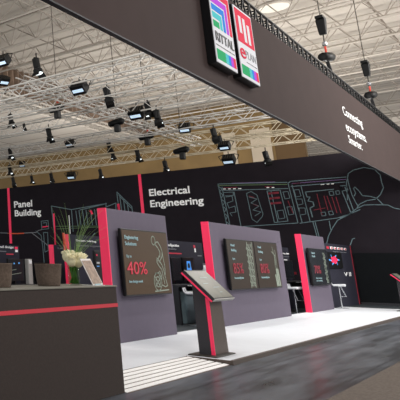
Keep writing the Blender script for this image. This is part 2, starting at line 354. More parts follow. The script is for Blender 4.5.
# ------------------------------------------------------------------ partitions and their screens
def partition(x0, x1, label):
    t = thing('partition_panel', label, 'partition', ((x0+x1)/2, 5.56, .06), 'grey partitions on the white platform')
    MB().box((x0+.02,5.49,.06), (x1,5.64,2.47)).build('panel_board', 'partition', t, bevel=.006)
    MB().box((x0-.01,5.485,.06), (x0+.02,5.645,2.475)).build('end_strip', 'pink', t)
    return t
partition(10.95, 13.55, 'grey partition with bright pink edge, nearest to the counter')
partition(15.92, 21.45, 'widest grey partition with pink edge, middle of the row')
partition(23.6, 26.35, 'grey partition with pink edge, farthest along the row')

def screen(x0, x1, z0, z1, label, smat='tv_screen'):
    t = thing('wall_screen', label, 'screen', ((x0+x1)/2, 5.44, z0), 'flat screens on the grey partitions')
    MB().box((x0+.3,5.44,z0+.3), (x1-.3,5.488,z1-.3)).build('wall_bracket', 'dark_metal', t)
    hs = MB().box((x0,5.385,z0), (x1,5.44,z1)).build('housing', 'black', t, bevel=.008)
    dp = MB().box((x0+.025,5.379,z0+.025), (x1-.025,5.386,z1-.025)).build('display', smat, hs)
    return dp
def stext(t, b, x, z, w, cap, m='tv_text', bold=0, y=5.378): return text(b, m, t, (x, y, z), (1,0,0), (0,0,1), width=w, cap=cap, bold=bold)
def sdraw(t, m, lines, w=.02, name='line_drawing', y=5.378):
    b = MB()
    for L in lines: b.ribbon([(p[0], y, p[1]) for p in L], w, NY, .003)
    return b.build(name, m, t)
s1 = screen(11.25, 13.25, .875, 2.11, 'flat screen reading 40 percent in red, on the nearest partition')
stext(s1, 'Engineering', 11.36, 1.92, .55, .07, bold=.02); stext(s1, 'Solutions', 11.36, 1.80, .46, .07, bold=.02)
stext(s1, 'Up to', 11.38, 1.575, .2, .055); stext(s1, '40%', 11.36, 1.27, .82, .24, 'tv_red', bold=.005); stext(s1, 'less design work', 11.40, 1.115, .55, .05, bold=.01)
def figure(ox, oz, s=1):
    P = lambda L: [(ox+a*s, oz+b*s) for a, b in L]
    ring = lambda cx, cz, r, n=12: P([(cx+r*math.cos(2*math.pi*i/n), cz+r*math.sin(2*math.pi*i/n)) for i in range(n+1)])
    return [ring(.10,1.0,.085), P([(.15,.93),(.22,.97),(.30,.98),(.40,.90),(.46,.80),(.44,.70),(.34,.62),(.28,.58)]), P([(.18,.92),(.28,.86),(.36,.78),(.33,.68)]),
      P([(.20,.66),(.30,.60),(.40,.52),(.46,.40),(.50,.26),(.56,.12),(.46,.10),(.30,.14)]), P([(.20,.66),(.17,.58),(.26,.50),(.36,.44),(.40,.30),(.44,.16)]), P([(.46,.80),(.48,.66),(.52,.5),(.5,.34)]),
      ring(.14,.20,.17,14), ring(.14,.20,.10,10), P([(0,.10),(.30,.30)]), P([(.02,.30),(.26,.08)]), P([(-.02,.02),(.6,.04)]), P([(.22,.60),(.30,.70)]), P([(.26,.40),(.34,.30),(.30,.20)]), P([(.06,.36),(.22,.38),(.24,.30)])]
sdraw(s1, 'tv_line', figure(12.48, .92), .022)
s2 = screen(16.62, 18.58, .875, 2.10, 'flat screen reading 85 percent, left of the pair on the widest partition', 'tv_screen_mid')
s3 = screen(18.60, 20.56, .875, 2.10, 'flat screen reading 80 percent, right of the pair on the widest partition', 'tv_screen_mid')
for s, x, n in ((s2, 16.88, '85%'), (s3, 18.88, '80%')):
    stext(s, 'Panel', x, 1.92, .25, .06, bold=.02); stext(s, 'Building', x, 1.80, .34, .06, bold=.02)
    stext(s, 'Up to', x+.02, 1.60, .18, .05); stext(s, n, x, 1.27, .68, .26, 'tv_red_dim', bold=.003); stext(s, 'less assembly time', x, 1.14, .62, .05, bold=.005)
sdraw(s2, 'tv_line', [[(18.05+.09*math.sin(k*2.1)+d, .95+k*.055) for k in range(20)] for d in (0, .12, .24)] + [[(18.02,.92),(18.05,2.05)], [(18.36,.92),(18.42,2.05)]], .028)
sdraw(s3, 'tv_line', [[(20.1,1.98),(20.2,1.7),(20.15,1.45),(20.28,1.35)], [(20.0,1.85),(20.25,1.75),(20.22,1.5)], [(20.3,1.9),(20.32,1.6),(20.3,1.4)]], .02)
sdraw(s3, 'tv_line', [[(20.22,1.35),(20.26,.95)], [(20.34,1.35),(20.4,.95)], [(20.1,1.2),(20.14,.95)]], .10)
s4 = screen(23.78, 26.02, .87, 2.04, 'dim flat screen on the farthest partition', 'tv_screen_dim')
stext(s4, 'Control', 24.05, 1.86, .35, .06, bold=.01); stext(s4, 'Panels', 24.05, 1.76, .35, .06, bold=.01)
stext(s4, '70%', 24.1, 1.25, .75, .26, 'tv_red_dim'); stext(s4, 'faster wiring', 24.15, 1.08, .7, .05); stext(s4, 'and marking', 24.15, 1.0, .7, .05)
sdraw(s4, 'tv_line', [[(25.45+.08*math.sin(k*2.3)+d, .95+k*.06) for k in range(17)] for d in (0, .15)], .03)

# ------------------------------------------------------------------ kiosks
def kiosk(x, y, label):
    # x: left side, y: front of the base
    t = thing('touch_kiosk', label, 'kiosk', (x+.4, y+.2, .06), 'tilted touch kiosks on the platform')
    MB().box((x-.10,y,.06), (x+.68,y+.42,.078)).build('base_plate', 'dark_metal', t, bevel=.004)
    b = MB().hexa([(x+.08,y+.09,.078),(x+.66,y+.09,.078),(x+.66,y+.31,.078),(x+.08,y+.31,.078),(x+.08,y+.09,.90),(x+.60,y+.09,.90),(x+.60,y+.31,1.16),(x+.08,y+.31,1.16)])
    b.build('post', 'kiosk', t, bevel=.004)
    MB().hexa([(x+.068,y+.135,.078),(x+.08,y+.135,.078),(x+.08,y+.31,.078),(x+.068,y+.31,.078),(x+.068,y+.135,.95),(x+.08,y+.135,.95),(x+.08,y+.31,1.15),(x+.068,y+.31,1.15)]).build('side_panel', 'kiosk_dark', t)
    MB().hexa([(x+.066,y+.085,.078),(x+.085,y+.085,.078),(x+.085,y+.135,.078),(x+.066,y+.135,.078),(x+.066,y+.085,.9),(x+.085,y+.085,.9),(x+.085,y+.135,.94),(x+.066,y+.135,.94)]).build('edge_strip', 'pink', t)
    # tilted head: low edge at the front (y), high edge at the back
    yl, zl, yh, zh = y-.02, .925, y+.38, 1.355
    d = V((0, yh-yl, zh-zl)).normalized(); n = V((0, -d.z, d.y)); L = math.hypot(yh-yl, zh-zl)
    def slab(x0, x1, a, b_, h0, h1):
        o = V((0, yl, zl)); p = []
        for h in (h0, h1):
            for xx, s in ((x0, a), (x1, a), (x1, b_), (x0, b_)): p.append(V((xx, 0, 0)) + o + d*s + n*h)
        return MB().hexa(p)
    hd = slab(x, x+.86, 0, L, -.055, -.008).build('head', 'kiosk_dark', t, bevel=.004)
    slab(x-.006, x+.008, -.004, L, -.07, -.045).build('edge_strip', 'pink', t)
    slab(x-.004, x+.864, -.004, L+.004, -.008, 0).build('bezel', 'black', t)
    sg = slab(x+.02, x+.84, .02, L-.02, 0, .003).build('display', 'screen_glass', hd)
    slab(x+.01, x+.86, -.012, -.004, -.05, .002).build('front_lip', 'alu', t)
    for a, b_, c in ((.2,.4,.30), (.45,.7,.22), (.3,.6,.42), (.5,.62,.12)): slab(x+a, x+b_, c, c+.006, .003, .0045).build('screen_mark', 'tv_text', t)
    return t
kiosk(10.62, 3.72, 'tilted touch kiosk with pink edges standing at the ramp corner')
k2 = kiosk(27.0, 3.56, 'dark touch kiosk with pink edge, cut by the right frame')
k2.scale.z = .93

# ------------------------------------------------------------------ reception counter and what stands on it
ct = thing('reception_counter', 'long brown reception counter with thin red stripe', 'counter', (4.5,3.9,0))
MB().box((1.2,3.54,0), (7.16,4.14,1.17)).build('body', 'counter', ct, bevel=.004)
MB().box((1.2,3.536,.945), (7.164,3.54,.985)).build('stripe', 'stripe', ct)
MB().box((7.16,3.536,.945), (7.164,4.14,.985)).build('stripe', 'stripe', ct)
MB().box((1.19,3.53,1.17), (7.17,4.15,1.188)).build('top', 'counter_top', ct, bevel=.003)
TOP = 1.188
def pot(x, y, label):
    t = thing('tapered_pot', label, 'pot', (x, y, TOP), 'brown pots on the counter')
    MB().lathe([(.116,0),(.122,.01),(.136,.12),(.143,.225),(.147,.23),(.147,.24),(.132,.24),(.126,.2),(.108,.1)], (x,y,TOP), 32).build('pot_body', 'pot', t, smooth=True)
    MB().lathe([(.127,.19),(.127,.195)], (x,y,TOP), 24).build('filling', 'desk_dark', t)
pot(6.20, 3.83, 'brown speckled tapered pot beside the flowers')
pot(5.27, 3.83, 'brown speckled tapered pot cut by the left frame')

vx, vy = 6.90, 3.92
vt = thing('glass_vase', 'clear green-tinted glass vase holding cream flowers', 'vase', (vx, vy, TOP))
MB().lathe([(.062,0),(.066,.004),(.070,.26),(.066,.26),(.060,.012),(.001,.010)], (vx,vy,TOP), 28).build('glass_body', 'glass', vt, smooth=True)
st = MB()
for i in range(46):
    a = random.uniform(0, 6.28); r = .052*math.sqrt(random.random()); a2 = a+random.uniform(1.5,3)
    st.rod((vx+r*math.cos(a), vy+r*math.sin(a), TOP+.016), (vx+.05*math.cos(a2), vy+.05*math.sin(a2), TOP+.255), .008, 5)
tag(st.build('flower_stems', 'stem'), 'green flower stems packed in the glass vase', 'stems', kind='stuff')
def bloom(x, y, z, s, tilt, label):
    t = thing('cream_bloom', label, 'flower', (x, y, z), 'cream flowers in the vase')
    b = MB()
    for layer in range(3):
        n = 5 - layer//2; R = s*(1-.27*layer)
        for i in range(n):
            a0 = 2*math.pi*i/n + layer*.6; w = 2*math.pi/n*.66
            k = len(b.v)
            prof = [(.25,0),(.72,.3),(.95,.75),(.98,1.15),(.86,1.5),(1.08,1.78)]
            for j, (r, h) in enumerate(prof):
                for q in range(5):
                    ang = a0 + (q-2)/2*w*(1 - .35*(j/5)**3); rr = R*(r + (.08 if q in (0,4) else 0)); hh = s*h*(1+.05*layer) - s*.12*abs(q-2)*(j/5)
                    b.v.append((rr*math.cos(ang), rr*math.sin(ang), hh))
            for j in range(5):
                for q in range(4): b.f.append((k+j*5+q, k+j*5+q+1, k+(j+1)*5+q+1, k+(j+1)*5+q))
    mtx = Matrix.Translation((x,y,z)) @ Matrix.Rotation(tilt[0], 4, 'X') @ Matrix.Rotation(tilt[1], 4, 'Y') @ Matrix.Diagonal((.92,.92,1.3,1))
    o = b.xf(mtx).build('petals', 'petal', t, smooth=True)
    md = o.modifiers.new('thick', 'SOLIDIFY'); md.thickness = .003
    MB().lathe([(.10*s,.05*s),(.35*s,.5*s),(.3*s,1.1*s),(.05*s,1.4*s)], (0,0,0), 10).xf(mtx).build('core', 'petal_core', t, smooth=True)
    MB().rod((x, y, z+.005), (vx+(x-vx)*.4, vy+(y-vy)*.4, TOP+.262), .005, 6).build('stem', 'stem', t)
bl = [(-.085,-.03,.235,.056,(.25,-.38),'leftmost cream flower drooping over the vase rim'),
      (-.025,-.065,.23,.060,(.42,-.10),'cream flower at the front left of the bouquet'),
      (.035,-.06,.25,.056,(.35,.08),'cream flower at the front middle of the bouquet'),
      (.095,-.02,.25,.052,(.2,.38),'rightmost cream flower above the leaflet'),
      (-.02,.04,.28,.055,(-.15,-.1),'cream flower at the back left, highest in the bouquet'),
      (.05,.04,.275,.055,(-.15,.2),'cream flower at the back right of the bouquet')]
for dx, dy, dz, s, tl, lb in bl: bloom(vx+dx, vy+dy, TOP+dz-.02, s*1.12, tl, lb)
g = MB()
for i in range(30):
    a = random.uniform(0, 6.28); sp = random.uniform(.08,.52); h = random.uniform(.35,.88)
    b0 = V((vx+.03*math.cos(a), vy+.03*math.sin(a), TOP+.2)); pts = []
    for j in range(7):
        q = j/6; pts.append(b0 + V((math.cos(a)*sp*q**1.6, math.sin(a)*sp*q**1.6, h*q - .22*sp*q**3)))
    for j in range(6): g.rod(pts[j], pts[j+1], (.0034)*(1-j/7.5), 3, .0034*(1-(j+1)/7.5))
tag(g.build('ornamental_grass', 'grass'), 'long thin green grass blades fanning above the cream flowers', 'grass', kind='stuff')
# orange heliconia-like spike among the grass
sk = thing('orange_spike', 'orange upright flower spike behind the cream flowers', 'flower', (vx-.08, vy+.03, TOP+.3))
MB().hexa([(vx-.105,vy+.03,TOP+.47),(vx-.065,vy+.03,TOP+.47),(vx-.065,vy+.05,TOP+.47),(vx-.105,vy+.05,TOP+.47),(vx-.125,vy+.03,TOP+.61),(vx-.09,vy+.03,TOP+.61),(vx-.09,vy+.045,TOP+.61),(vx-.125,vy+.045,TOP+.61)]).build('spike', 'spike_orange', sk, bevel=.004)
MB().rod((vx-.09,vy+.04,TOP+.475),(vx-.02,vy+.01,TOP+.262),.005,6).build('stem','stem',sk)
# leaflet leaning in an acrylic holder
lf = thing('leaflet_stand', 'tilted photo leaflet in a clear stand beside the vase', 'leaflet', (6.86,3.65,TOP))
def lean(x0, x1, z0, z1, y0, y1, sh=-.12, rise=.02):
    p = []
    for y in (y0, y1):
        for xx, zz in ((x0,z0),(x1,z0),(x1,z1),(x0,z1)):
            h = zz; p.append((xx + sh*h, y + .40*h, TOP + h + rise*(xx-x0)))
    return MB().hexa(p)
lean(6.75,6.98,.004,.30,3.60,3.606).build('leaflet_sheet','paper',lf)
lean(6.765,6.965,.02,.28,3.596,3.5995).build('printed_photo','paper_photo',lf)
lean(6.79,6.92,.005,.018,3.592,3.596).build('caption_bar','tv_text',lf)
MB().box((6.75,3.58,TOP),(6.98,3.74,TOP+.004)).build('stand_foot','acrylic',lf)

# ------------------------------------------------------------------ fascia with the light boxes
fs = thing('overhead_fascia', 'long dark brown fabric fascia hanging over the stand', 'fascia', (18,3.55,4.47))
MB().box((4.0,3.5,4.47), (31.9,3.56,6.48)).build('fabric_panel', 'fascia', fs)
MB().box((4.0,3.495,4.455), (31.9,3.565,4.475)).build('lower_hem', 'desk_dark', fs)
def ftext(b, x, z, w, cap, bold): return text(b, 'white_print', fs, (x, 3.498, z), (1,0,0), (0,0,1), width=w, cap=cap, bold=bold)
ftext('Connecting', 21.1, 5.62, 2.45, .27, .012); ftext('ecosystems.', 21.15, 5.17, 2.6, .27, .012); ftext('Smarter.', 21.2, 4.82, 1.7, .24, -.004)

def sbox(b, x0, x1, z0, z1, y=3.348, th=.004): b.box((x0, y-th, z0), (x1, y, z1)); return b
def strip(t, x0, w, z0, h):
    u = w/10
    for a, b_, m in ((0,4.4,'green'),(4.6,6.0,'cyan'),(6.1,7.2,'blue'),(7.3,8.6,'magenta'),(8.7,10,'coral')):
        sbox(MB(), x0+a*u, x0+b_*u, z0, z0+h).build('colour_block', m, t)
def lightbox(x0, label):
    t = thing('light_box', label, 'sign', (x0+.5, 3.4, 4.9), 'two light boxes on the fascia')
    MB().box((x0,3.36,4.89), (x0+1.0,3.498,6.32)).build('housing', 'black', t, bevel=.006)
    lf_ = MB().box((x0+.012,3.348,4.902), (x0+.988,3.362,6.308)).build('lit_face', 'sign_white', t)
    return lf_
a = 11.30
L1 = lightbox(a, 'lit sign with nested colour squares and black capitals')
zt, zb = 6.28, 5.56
cols = [('coral',0), ('magenta',1), ('blue',2), ('cyan',3)]
for m, i in cols:
    d = i*.155; w = .115; xr = a+.95-d; zz = zt-d*.95
    b = MB(); sbox(b, a+.05, xr, zz-w, zz); sbox(b, xr-w*.95, xr, zb, zz-w); b.build('colour_arch', m, L1)
sbox(MB(), a+.05, a+.33, zb+.0, zb+.12).build('colour_block', 'green', L1)
text('RITTAL', 'sign_ink', L1, (a+.07,3.346,5.30), (1,0,0), (0,0,1), width=.86, cap=.18, bold=.010)
sbox(MB(), a+.06, a+.94, 5.215, 5.235).build('underline', 'sign_ink', L1)
strip(L1, a+.05, .90, 4.96, .19)
a = 12.53
L2 = lightbox(a, 'lit sign with white bars on a coral square')
sbox(MB(), a+.05, a+.95, 5.60, 6.27).build('coral_field', 'coral', L2)
for i, (x, z0, z1) in enumerate(((.20,5.80,6.14),(.42,5.66,6.14),(.64,5.66,6.06))):
    sbox(MB(), a+x, a+x+.13, z0, z1, y=3.344, th=.003).build('white_bar', 'sign_white', L2)
text('e', 'coral', L2, (a+.06,3.346,5.29), (1,0,0), (0,0,1), width=.27, cap=.30, bold=.008)
text('PLAN', 'sign_grey', L2, (a+.36,3.346,5.33), (1,0,0), (0,0,1), width=.56, cap=.16, bold=0)
sbox(MB(), a+.36, a+.94, 5.235, 5.25).build('underline', 'sign_ink', L2)
strip(L2, a+.05, .90, 4.96, .19)
for L_, d_ in ((L1.parent, .30), (L2.parent, .31)): L_.location.x -= d_; L_.location.z -= .09

# ------------------------------------------------------------------ trusses
def box_truss(name, p0, p1, w, h, r, rl, step, m, label, cat='truss', group=None, lat='alu', sides=4):
    """four chords and zig-zag lacing from p0 to p1; w across, h up from p0.z"""
    p0, p1 = V(p0), V(p1); d = (p1-p0); L = d.length; d.normalize(); s = d.cross(V((0,0,1))).normalized()*(w/2); u = V((0,0,h))
    t = thing(name, label, cat, tuple(p0), group)
    cs = [s*0+s, s*0-s, s+u, -s+u]
    for c in cs: MB().rod(p0+c, p1+c, r, 6).build('chord', m, t)
    b = MB(); n = max(1, round(L/step))
    for i in range(n):
        q0 = p0 + d*(L*i/n); q1 = p0 + d*(L*(i+.5)/n); q2 = p0 + d*(L*(i+1)/n)
        for a_, b_ in ((cs[0],cs[2]),(cs[1],cs[3]),(cs[0],cs[1]),(cs[2],cs[3])):
            b.rod(q0+a_, q1+b_, rl, sides); b.rod(q1+b_, q2+a_, rl, sides)
    b.build('lacing', lat, t)
    return t
TZ = 7.0
for x, lb, m in ((17.3,'silver lighting truss nearest the light boxes, highest in the photo','alu'), (19.4,'silver lighting truss second highest in the photo, left of the light boxes','alu'),
              (22.2,'silver lighting truss carrying the row of spots over the first partition','alu'), (26.4,'silver lighting truss, third above the back wall','alu'),
              (29.6,'warm lit lighting truss, second above the back wall','alu_warm_lit'), (32.7,'warm lit lighting truss just above the back wall','alu_warm_lit')):
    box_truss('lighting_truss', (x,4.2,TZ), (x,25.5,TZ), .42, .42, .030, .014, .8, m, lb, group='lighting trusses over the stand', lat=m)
box_truss('fascia_truss', (4.0,3.70,6.40), (31.9,3.70,6.36), .22, .50, .032, .020, .40, 'black', 'dark truss running along the top of the brown fascia', lat='black')
box_truss('cross_truss', (17.3,11.3,7.42), (32.7,11.3,7.42), .34, .34, .028, .013, .85, 'alu', 'silver cross truss joining the lighting trusses under the hoists')

# ------------------------------------------------------------------ hall roof, girder and far wall
MB().box((-12,-16,14.0), (88,22.4,14.2)).build('ceiling', 'ceiling', kind='structure')
MB().box((-12,22.4,12.0), (56,42,14.2)).build('ceiling_side', 'ceiling', kind='structure')
b = MB(); n = 63; b.box((14,22.05,12.1),(51.9,22.1,14))
for i in range(n):
    x = 14 + i*.6; b.prism([(x,22.05,12.1),(x+.22,21.6,12.1),(x+.32,21.6,12.1),(x+.42,22.05,12.1)], (0,0,1.9))
b.build('trim_4', 'tan', kind='structure')
box_truss('roof_walkway', (14,21.7,11.7), (51.5,21.7,11.7), 1.0, .28, .07, .04, .7, 'roof_steel', 'grey roof walkway ladder along the ribbed brown girder', 'walkway', lat='roof_steel')
MB().box((52,11.0,0), (52.3,42,14)).build('wall_far', 'beige_wall', kind='structure')
MB().box((88,-16,0), (88.3,42,14)).build('wall_end', 'cream_wall', kind='structure')
for k, (y0, y1, m) in enumerate(((11.0,12.8,'brown_wall'), (13.0,14.3,'cream_wall'), (15.3,16.2,'cream_wall'))):
    MB().box((51.9,y0,.0), (52,y1,13 if m == 'brown_wall' else 11.6)).build('trim_%d' % (5+k), m, kind='structure')

def roof_truss(x, y0=-6, y1=21.0):
    t = thing('roof_truss', 'pale steel roof truss under the hall ceiling', 'truss', (x, y0, 12.3), 'roof trusses of the hall')
    for c in ((-.5,13.7), (.5,13.7), (0,12.6)): MB().rod((x+c[0],y0,c[1]), (x+c[0],y1,c[1]), .055, 5).build('chord', 'roof_steel', t)
    b = MB(); n = int((y1-y0)/1.5)
    for i in range(n):
        q0 = y0+(y1-y0)*i/n; q1 = y0+(y1-y0)*(i+.5)/n; q2 = y0+(y1-y0)*(i+1)/n
        for s in (-.5,.5):
            b.rod((x+s,q0,13.7),(x,q1,12.6),.02,4); b.rod((x,q1,12.6),(x+s,q2,13.7),.02,4)
        b.rod((x-.5,q0,13.7),(x+.5,q0,13.7),.014,4)
    b.build('lacing', 'roof_lacing', t)
for i in range(11): roof_truss(19.5 + i*3.1)
for i in range(6): roof_truss(55 + i*4.6, -6, 18)
def purlin(y):
    t = thing('roof_purlin', 'thin steel lattice purlin running between the roof trusses', 'purlin', (18, y, 13), 'lattice purlins of the hall roof')
    b = MB(); b.rod((18,y,13.35),(51,y,13.35),.025,4); b.rod((18,y,12.85),(51,y,12.85),.025,4); n = 22
    for i in range(n):
        x0 = 18+33*i/n; x1 = 18+33*(i+.5)/n; x2 = 18+33*(i+1)/n
        b.rod((x0,y,13.35),(x1,y,12.85),.014,4); b.rod((x1,y,12.85),(x2,y,13.35),.014,4)
    b.build('lattice', 'roof_lacing', t)
for y in (3.1, 8.6, 14.0, 19.4): purlin(y)
cl = thing('ceiling_lamp', 'round white lamp recessed in the hall ceiling above the fascia', 'lamp', (33.7,7.5,13.9))
MB().lathe([(.75,0),(.75,.08),(.62,.10)], (33.7,7.5,13.9), 28).build('rim', 'roof_steel', cl)
MB().lathe([(.62,-.02),(.62,.0)], (33.7,7.5,13.9), 28).build('diffuser', 'lamp', cl)

# ------------------------------------------------------------------ luminaires (built at the clamp, hanging down)
def rot(pts_mb, ax, ang, about=(0,0,0)):
    return pts_mb.xf(Matrix.Translation(about) @ Matrix.Rotation(ang, 4, ax) @ Matrix.Translation(-V(about)))
def make_spot(label, group):
    t = thing('profile_spotlight', label, 'spotlight', (0,0,0), group)
    MB().rod((0,0,.02),(0,0,-.10),.018,6).build('clamp', 'fixture', t)
    y = MB(); y.path([(-.11,0,-.36),(-.11,0,-.12),(.11,0,-.12),(.11,0,-.36)], .013, 5); y.build('yoke', 'fixture', t)
    c = V((0,0,-.32)); R = lambda b: rot(b.xf(Matrix.Diagonal((1.1,1.1,.9,1))), 'X', -.15, c)
    lb = R(MB().lathe([(.05,-.13),(.085,-.15),(.085,-.45),(.075,-.47),(.11,-.50),(.115,-.62),(.105,-.62)], (0,0,0), 14)).build('lamp_body', 'fixture', t)
    R(MB().lathe([(.10,-.625),(.10,-.64)], (0,0,0), 14)).build('lens', 'lens', lb)
    for s in (-1,1): R(MB().hexa([(s*.10,-.09,-.62),(s*.115,-.09,-.62),(s*.115,.09,-.62),(s*.10,.09,-.62),(s*.16,-.1,-.74),(s*.17,-.1,-.74),(s*.17,.1,-.74),(s*.16,.1,-.74)])).build('barn_door', 'fixture', lb)
    return t
def make_flood(label, group):
    t = thing('flood_light', label, 'floodlight', (0,0,0), group)
    MB().rod((0,0,.02),(0,0,-.10),.018,6).build('clamp', 'fixture', t)
    y = MB(); y.path([(0,-.30,-.34),(0,-.38,-.16),(0,-.2,-.10),(0,.2,-.10),(0,.38,-.16),(0,.30,-.34)], .016, 5); y.build('yoke', 'fixture', t)
    c = V((0,0,-.30)); R = lambda b: rot(b, 'Y', .75, c)
    lb = R(MB().box((-.17,-.22,-.50),(.17,.22,-.16))).build('lamp_body', 'fixture', t, bevel=.02)
    R(MB().box((-.05,-.17,-.515),(.06,.17,-.495))).build('lens', 'blue_lens', lb)
    b = MB()
    for i in range(5): b.box((-.185,-.2+.09*i,-.22),(-.17,-.18+.09*i,-.44))
    R(b).build('cooling_fins', 'dark_metal', lb)
    return t
def make_hoist(label, group):
    t = thing('chain_hoist', label, 'hoist', (0,0,0), group)
    MB().lathe([(.04,-.42),(.12,-.36),(.15,-.1),(.15,.16),(.06,.26)], (0,0,0), 12).xf(Matrix.Rotation(1.45,4,'X')).build('motor_body', 'fixture', t, smooth=True)
    MB().box((-.10,-.06,-.42),(.12,.16,-.05)).build('chain_bag', 'black', t, bevel=.04)
    MB().lathe([(.02,0),(.05,.03),(.05,.08),(.02,.11)], (0,0,.20), 10).build('hook', 'hook_red', t)
    MB().rod((0,0,.3),(0,0,5.3),.014,5).build('chain', 'dark_metal', t)
    return t
def make_motor(label, group):
    t = thing('chain_hoist', label, 'hoist', (0,0,0), group)
    b = MB().lathe([(.07,-.62),(.13,-.60),(.15,-.1),(.14,.5),(.08,.54)], (0,0,0), 12).xf(Matrix.Diagonal((1,1,.9,1))).xf(Matrix.Rotation(1.35,4,'Y'))
    b.build('cable_bag', 'fixture', t, smooth=True)
    MB().rod((-.1,0,-.1),(.3,0,-.55),.05,6).build('sling', 'black', t)
    MB().rod((0,0,.12),(0,0,.34),.03,6).build('hook', 'hook_red', t)
    MB().lathe([(.03,0),(.07,.05),(.07,.12),(.03,.17)], (0,0,.34), 10).build('hook_block', 'chrome', t)
    MB().rod((0,0,.5),(0,0,.75),.02,5).build('chain', 'dark_metal', t)
    MB().hexa([(-.07,-.09,.72),(.07,-.09,.72),(.07,.09,.72),(-.07,.09,.72),(-.15,-.12,1.2),(.15,-.12,1.2),(.15,.12,1.2),(-.15,.12,1.2)]).build('motor_body', 'fixture', t, bevel=.03)
    MB().box((-.22,-.1,1.22),(.2,.1,1.30)).build('clamp', 'black', t)
    MB().rod((0,0,1.3),(0,0,5.4),.014,5).build('chain', 'dark_metal', t)
    return t
SG, FG, HG = 'profile spotlights on the trusses', 'flood lights on the trusses', 'chain hoists above the trusses'
def place(make, items, group, cache=[]):
    first = None
    for (p, s, rz, lb) in items:
        if first is None: first = make(lb, group); o = first
        else: o = dup(first, label=lb)
        o.location = p; o.scale = (s, s, s); o.rotation_euler = (0, 0, rz)
W_ = 'profile spotlight '
place(make_spot, [
 ([(17.3,10.636,8.405)][0], 1.24, 0, 'largest black spotlight pointing down at the upper left of the photo'),
 ([(19.4,9.314,7.511)][0], 1.24, .4, 'black spotlight right of the large flood light'),
 ([(22.2,15.089,8.087)][0], 1.12, 0, 'black spotlight highest at the left frame edge below the hoist row'),
 ([(22.2,14.435,7.494)][0], 0.65, .8, 'small bright spotlight near the left, between two longer ones'),
 ([(22.2,13.272,7.161)][0], 1.12, .2, 'black spotlight hanging under the leftmost hoist'),
 ([(26.4,18.083,7.519)][0], 1.12, 0, 'upper of the three spotlights stacked at the left frame edge'),
 ([(29.6,20.368,7.263)][0], 1.12, 0, 'middle of the three spotlights stacked at the left frame edge'),
 ([(29.6,20.172,6.537)][0], 1.06, .5, 'lowest of the three spotlights stacked at the left frame edge'),
 ([(32.7,20.937,6.995)][0], 0.94, 0, 'spotlight above the words Panel Building'),
 ([(32.7,19.585,7.033)][0], 1.12, .7, 'spotlight with bright lens right of the words Panel Building'),
 ([(29.6,14.364,7.775)][0], 1.12, 0, 'spotlight in the middle of the warm lit truss'),
 ([(29.6,14.224,7.287)][0], 0.94, .8, 'spotlight close below the one in the middle of the warm lit truss'),
 ([(29.6,12.973,7.161)][0], 1.12, 0, 'spotlight just left above the pink stripe of the wall'),
 ([(32.7,16.5,6.918)][0], 1.06, 0, 'spotlight hanging low left of the wall pink stripe'),
 ([(32.7,12.973,6.984)][0], 1.18, 0, 'spotlight just above the word Electrical'),
 ([(22.2,9.199,7.445)][0], 1.12, .9, 'upper right spotlight in the cluster above the partition'),
 ([(22.2,8.908,7.122)][0], 1.18, .2, 'lower right spotlight in the cluster above the partition'),
 ([(26.4,8.485,6.999)][0], 1.12, .2, 'upper spotlight left of the fascia over the wall'),
 ([(26.4,8.308,6.641)][0], 0.94, .9, 'lower spotlight left of the fascia over the wall'),
 ([(29.6,7.659,6.361)][0], 1.12, .3, 'spotlight in front of the brown far wall'),
], SG)
place(make_flood, [
 ([(17.3,11.942,8.831)][0], 1.00, 0, 'flood light cut by the left frame edge'),
 ([(17.3,9.173,7.212)][0], 1.00, 0, 'large flood light in a hoop yoke, upper middle left'),
 ([(16.8,11.68,7.876)][0], 0.85, 1.2, 'dark flood light low at the left frame edge'),
 ([(22.2,9.613,7.338)][0], 1.10, 0, 'flood light leftmost in the cluster above the partition'),
 ([(26.4,9.545,7.352)][0], 0.95, .2, 'flood light alone right of the cluster'),
 ([(26.4,14.689,7.422)][0], 0.85, 0, 'flood light between the nearest hoist and the warm truss'),
 ([(29.6,19.518,7.334)][0], 0.76, .4, 'small dark flood light above Panel'),
 ([(32.7,18.279,6.947)][0], 1.05, .2, 'flood light above the drawn frame'),
 ([(26.4,8.159,6.374)][0], 0.85, 0, 'flood light under the two spotlights near the fascia'),
 ([(29.6,9.058,6.379)][0], 1.05, 0, 'striped flood light touching the top edge of the back wall'),
], FG)
place(make_hoist, [
 ([(20.2,11.635,7.224)][0], .95, 0, 'chain hoist nearest, with red hook, at the left'),
 ([(24.2,11.281,7.261)][0], 1.0, 0, 'chain hoist second from the left'),
 ([(27.3,11.433,7.14)][0], 1.0, 0, 'chain hoist third from the left'),
 ([(31,11.404,6.974)][0], 1.1, 0, 'chain hoist farthest, above the word Engineering'),
], HG)
place(make_motor, [
 ([(22.372,3.85,7.701)][0], 1.0, 0, 'chain hoist on the fascia truss, left one'),
 ([(28.66,3.85,7.701)][0], 1.0, 0, 'chain hoist on the fascia truss, right one'),
], HG)

